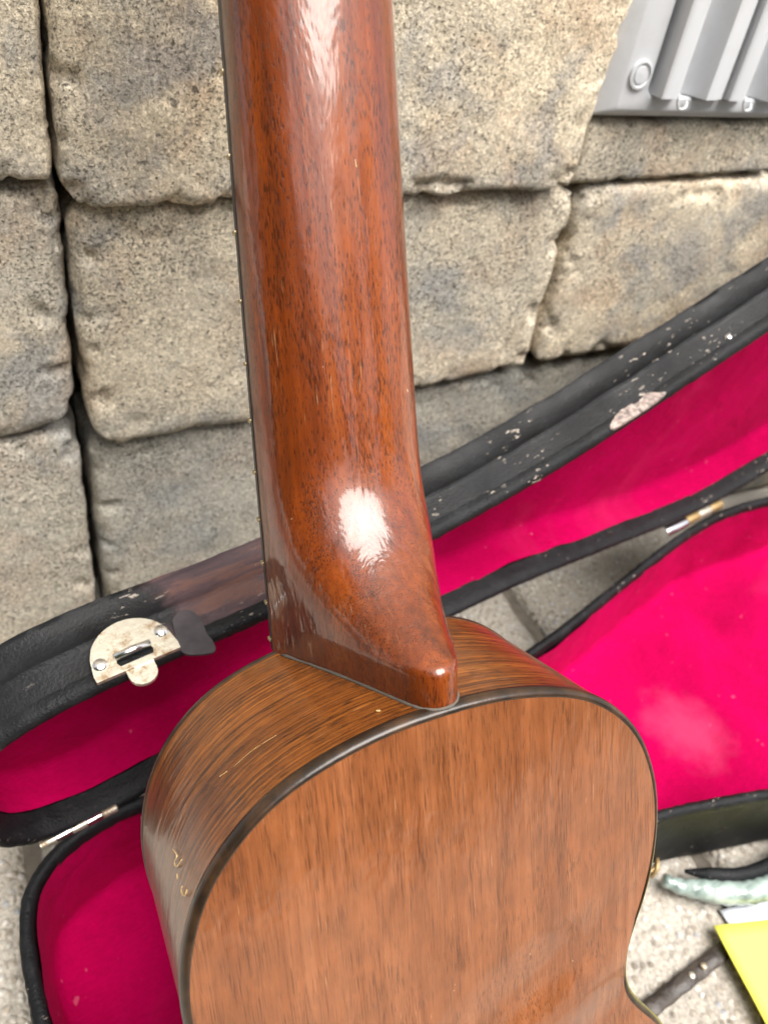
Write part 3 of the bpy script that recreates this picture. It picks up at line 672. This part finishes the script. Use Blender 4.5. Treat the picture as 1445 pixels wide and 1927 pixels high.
for v in vsn:
    pts = section(v); full = [(-x, z) for x, z in pts] + [(x, z) for x, z in reversed(pts[:-1])]
    for x, z in full: V.append((x + nx(v), BL + v, -D0 + z))
for i in range(len(vsn) - 1):
    for j in range(nk - 1): F.append((i * nk + j, i * nk + j + 1, (i + 1) * nk + j + 1, (i + 1) * nk + j))
    F.append((i * nk + nk - 1, i * nk, (i + 1) * nk, (i + 1) * nk + nk - 1))
F.append(tuple(range(nk))); F.append(tuple(range((len(vsn) - 1) * nk, len(vsn) * nk)))
neck = mesh_obj('neck', V, F, M['neck'], uke, sharp=50)
# glue and dirt line round the heel joint
def body_y(x): return max((p.y for p in BO2 if abs(p.x - x) < .0009 and p.y > .2), default=BL)
pts = section(0.0); path = [(-x, z) for x, z in pts] + [(x, z) for x, z in reversed(pts[:-1])]
path = [Vector((x * 1.012 + nx(0), body_y(x * 1.012 + nx(0)) + .0001, -D0 + z)) for x, z in path][2:-2]
V, F = tube(path, .00042, 6, f=lambda i: 1 + .5 * fbm((i * .31, 0, 0), 1)); mesh_obj('glue_line', V, F, M['dirt'], uke)
# scratches and bare-wood scars in the varnish
for pl, r_, mt in (
    ([(-.05877, .20055, -.02164), (-.05846, .20124, -.01774), (-.05913, .19972, -.01833), (-.05905, .1999, -.01615), (-.05787, .20236, -.01468)], .00022, 'scar'),
    ([(-.05929, .1993, -.01468), (-.05945, .19886, -.01354)], .00016, 'scar'),
    ([(-.05905, .1999, -.00963), (-.05945, .19888, -.00944), (-.05919, .19959, -.00680), (-.0586, .2013, -.0062)], .00022, 'scar'),
    ([(-.0436, .21808, -.01851), (-.0387, .22089, -.01845), (-.03345, .22297, -.01792)], .00005, 'scar'),
    ([(-.04668, .21549, -.02041), (-.04508, .21685, -.01943)], .00012, 'scar'),
    ([(-.00927, .30523, -.03981), (-.0080, .3042, -.0394), (-.00707, .30359, -.03899)], .00022, 'dent'),
    ([(-.01846, .3293, -.04804), (-.01835, .3286, -.0479)], .0003, 'scar'),
    ([(.01, .36239, -.04002), (.0101, .3612, -.04)], .0003, 'scar'), ([(.00471, .34658, -.03859), (.0049, .3450, -.0385)], .00022, 'scar'),
    ([(-.01803, .24966, -.04662), (-.0178, .2488, -.0464)], .00016, 'scar'), ([(-.01291, .22766, -.0081), (-.0122, .2278, -.0074)], .0003, 'scar')):
    path = catmull([Vector(q) for q in pl], 6 * len(pl), False)
    V, F = tube(path, r_, 6, f=lambda i: .35 + .9 * abs(fbm((i * .37, pl[0][0] * 900, 0), 1))); mesh_obj('scratch', V, F, M[mt], uke)
# headstock, nut, tuning pegs
hs_p = [(-.0190, 0), (-.0200, .012), (-.0265, .034), (-.0275, .060), (-.0255, .095), (-.0215, .116), (0, .123), (.0215, .116), (.0255, .095), (.0275, .060), (.0265, .034), (.0200, .012), (.0190, 0)]
hv = catmull([(x, y, 0) for x, y in hs_p], 80); n = len(hv)
V = [(p.x + NX, BL + NUT - .001 + p.y, -D0 - .001) for p in hv] + [(p.x + NX, BL + NUT - .001 + p.y, -D0 + .011) for p in hv]
head = mesh_obj('headstock', V, [tuple(range(n)), tuple(range(n, 2 * n))] + [(i, (i + 1) % n, n + (i + 1) % n, n + i) for i in range(n)], M['neck'], uke, sharp=40)
for x, y in ((-.016, .035), (.016, .035), (-.016, .078), (.016, .078)):
    P = [Vector((x + NX, BL + NUT + y, z)) for z in (-D0 + .008, -D0 + .020, -D0 + .024, -D0 + .034, -D0 + .036)]
    V, F = tube(P, .0065, 14, f=lambda i: (.5, .5, .9, 1, .7)[i]); mesh_obj('tuning_peg', V, F, M['plastic_black'], head, sharp=40)
bm_obj('nut', box_bm(.0392, .0035, .0065, .0006, c=(NX, BL + NUT + .001, -D0 - .0026)), M['plastic_black'], uke)
# fingerboard and frets
FBT = .0030
V = []; F = []; FV = [-.002] + [NUT * k / 12 for k in range(1, 13)]
for v in FV:
    hw = neck_hw(v) + .00015
    V += [(-hw + nx(v), BL + v, -D0), (hw + nx(v), BL + v, -D0), (hw - .0003 + nx(v), BL + v, -D0 - FBT), (-hw + .0003 + nx(v), BL + v, -D0 - FBT)]
for i in range(12):
    for j in range(4): F.append((i * 4 + j, i * 4 + (j + 1) % 4, i * 4 + 4 + (j + 1) % 4, i * 4 + 4 + j))
F += [(0, 1, 2, 3), (48, 49, 50, 51)]
fbd = mesh_obj('fingerboard', V, F, M['ebony'], uke, smooth=False)
for k in range(1, 13):
    v = .357 * (2 ** (-k / 12) - .5) + .0006; hw = neck_hw(v) + .00035
    bm_obj('fret', box_bm(2 * hw, .0011, .0022, .0003, c=(nx(v), BL + v, -D0 - FBT + .0002)), M['brass'], fbd)

# ------------------------------------------------------------------ papers and strap on the paving, lower right
def sheet(name, pts, z, mat, label, cat, curl=0.0):
    (ax, ay), (bx, by), (cx, cy), (dx, dy) = pts; n = 14; V = []; F = []
    ox, oy = (ax + cx) / 2, (ay + cy) / 2
    for th in (0, -.0003):
        for j in range(n + 1):
            for i in range(n + 1):
                u, v = i / n, j / n
                x = lerp(lerp(ax, bx, u), lerp(dx, cx, u), v); y = lerp(lerp(ay, by, u), lerp(dy, cy, u), v)
                V.append((x - ox, y - oy, z + th + curl * (1 - u) ** 3 + .0006 * fbm((x, y, 1), 20)))
    m = (n + 1) ** 2
    for j in range(n):
        for i in range(n):
            q = j * (n + 1) + i; F.append((q, q + 1, q + n + 2, q + n + 1)); F.append((m + q, m + q + n + 1, m + q + n + 2, m + q + 1))
    ring = list(range(n + 1)) + [j * (n + 1) + n for j in range(1, n + 1)] + [n * (n + 1) + i for i in range(n - 1, -1, -1)] + [j * (n + 1) for j in range(n - 1, 0, -1)]
    for i in range(len(ring)): p, q = ring[i], ring[(i + 1) % len(ring)]; F.append((p, q, m + q, m + p))
    o = mesh_obj(name, V, F, mat, loc=(ox, oy, 0)); return tag(o, label, cat)
sheet('white_paper', [(.2540, .0530), (.335, .040), (.330, -.03), (.250, -.015)][::1], .0022, M['white_paper'], 'pale bluish white sheet showing behind the yellow paper', 'paper')
yp = sheet('yellow_paper', [(.2425, .0480), (.330, .0250), (.312, -.0600), (.229, -.0320)], .0045, M['yellow'], 'bright yellow sheet of paper at the lower right corner', 'paper', curl=.003)
ring = [Vector((-.0255 + .0042 * math.cos(R(t)), -.0120 + .0042 * math.sin(R(t)), .0066 + .0002)) for t in range(60, 310, 14)]
V, F = tube(ring, .00022, 6); mesh_obj('pressed_mark', V, F, N('mark_grey').done((.55, .56, .30), .6), yp)
st = empty('leather_strap', Matrix.Translation((.218, .0355, 0)))
tag(st, 'dark brown leather strap end on the paving beside the yellow paper', 'strap')
SA = math.atan2(.0055, .048)
def strap_pt(a, b, z): return Vector((a * math.cos(SA) - b * math.sin(SA), a * math.sin(SA) + b * math.cos(SA), z))
V = []; F = []; n = 30
for i in range(n + 1):
    a = lerp(-.026, .040, i / n); z = .0022 + .0006 * math.sin(i * .7)
    for b, dz in ((-.0036, 0), (-.0036, .0022), (-.0026, .0030), (.0026, .0030), (.0036, .0022), (.0036, 0)): V.append(strap_pt(a, b * (1 + .06 * math.sin(i * 1.3)), z + dz - .0018))
for i in range(n):
    for j in range(6): F.append((i * 6 + j, i * 6 + (j + 1) % 6, i * 6 + 6 + (j + 1) % 6, i * 6 + 6 + j))
F += [tuple(range(6)), tuple(range(n * 6, n * 6 + 6))]
mesh_obj('band', V, F, M['strap'], st, sharp=40)
for a in (.002, .010):
    bm = bmesh.new(); bmesh.ops.create_uvsphere(bm, u_segments=14, v_segments=8, radius=.0017)
    bmesh.ops.scale(bm, vec=(1, 1, .5), verts=bm.verts); bmesh.ops.translate(bm, vec=strap_pt(a, 0, .0036), verts=bm.verts); bm_obj('stud', bm, M['nickel'], st)
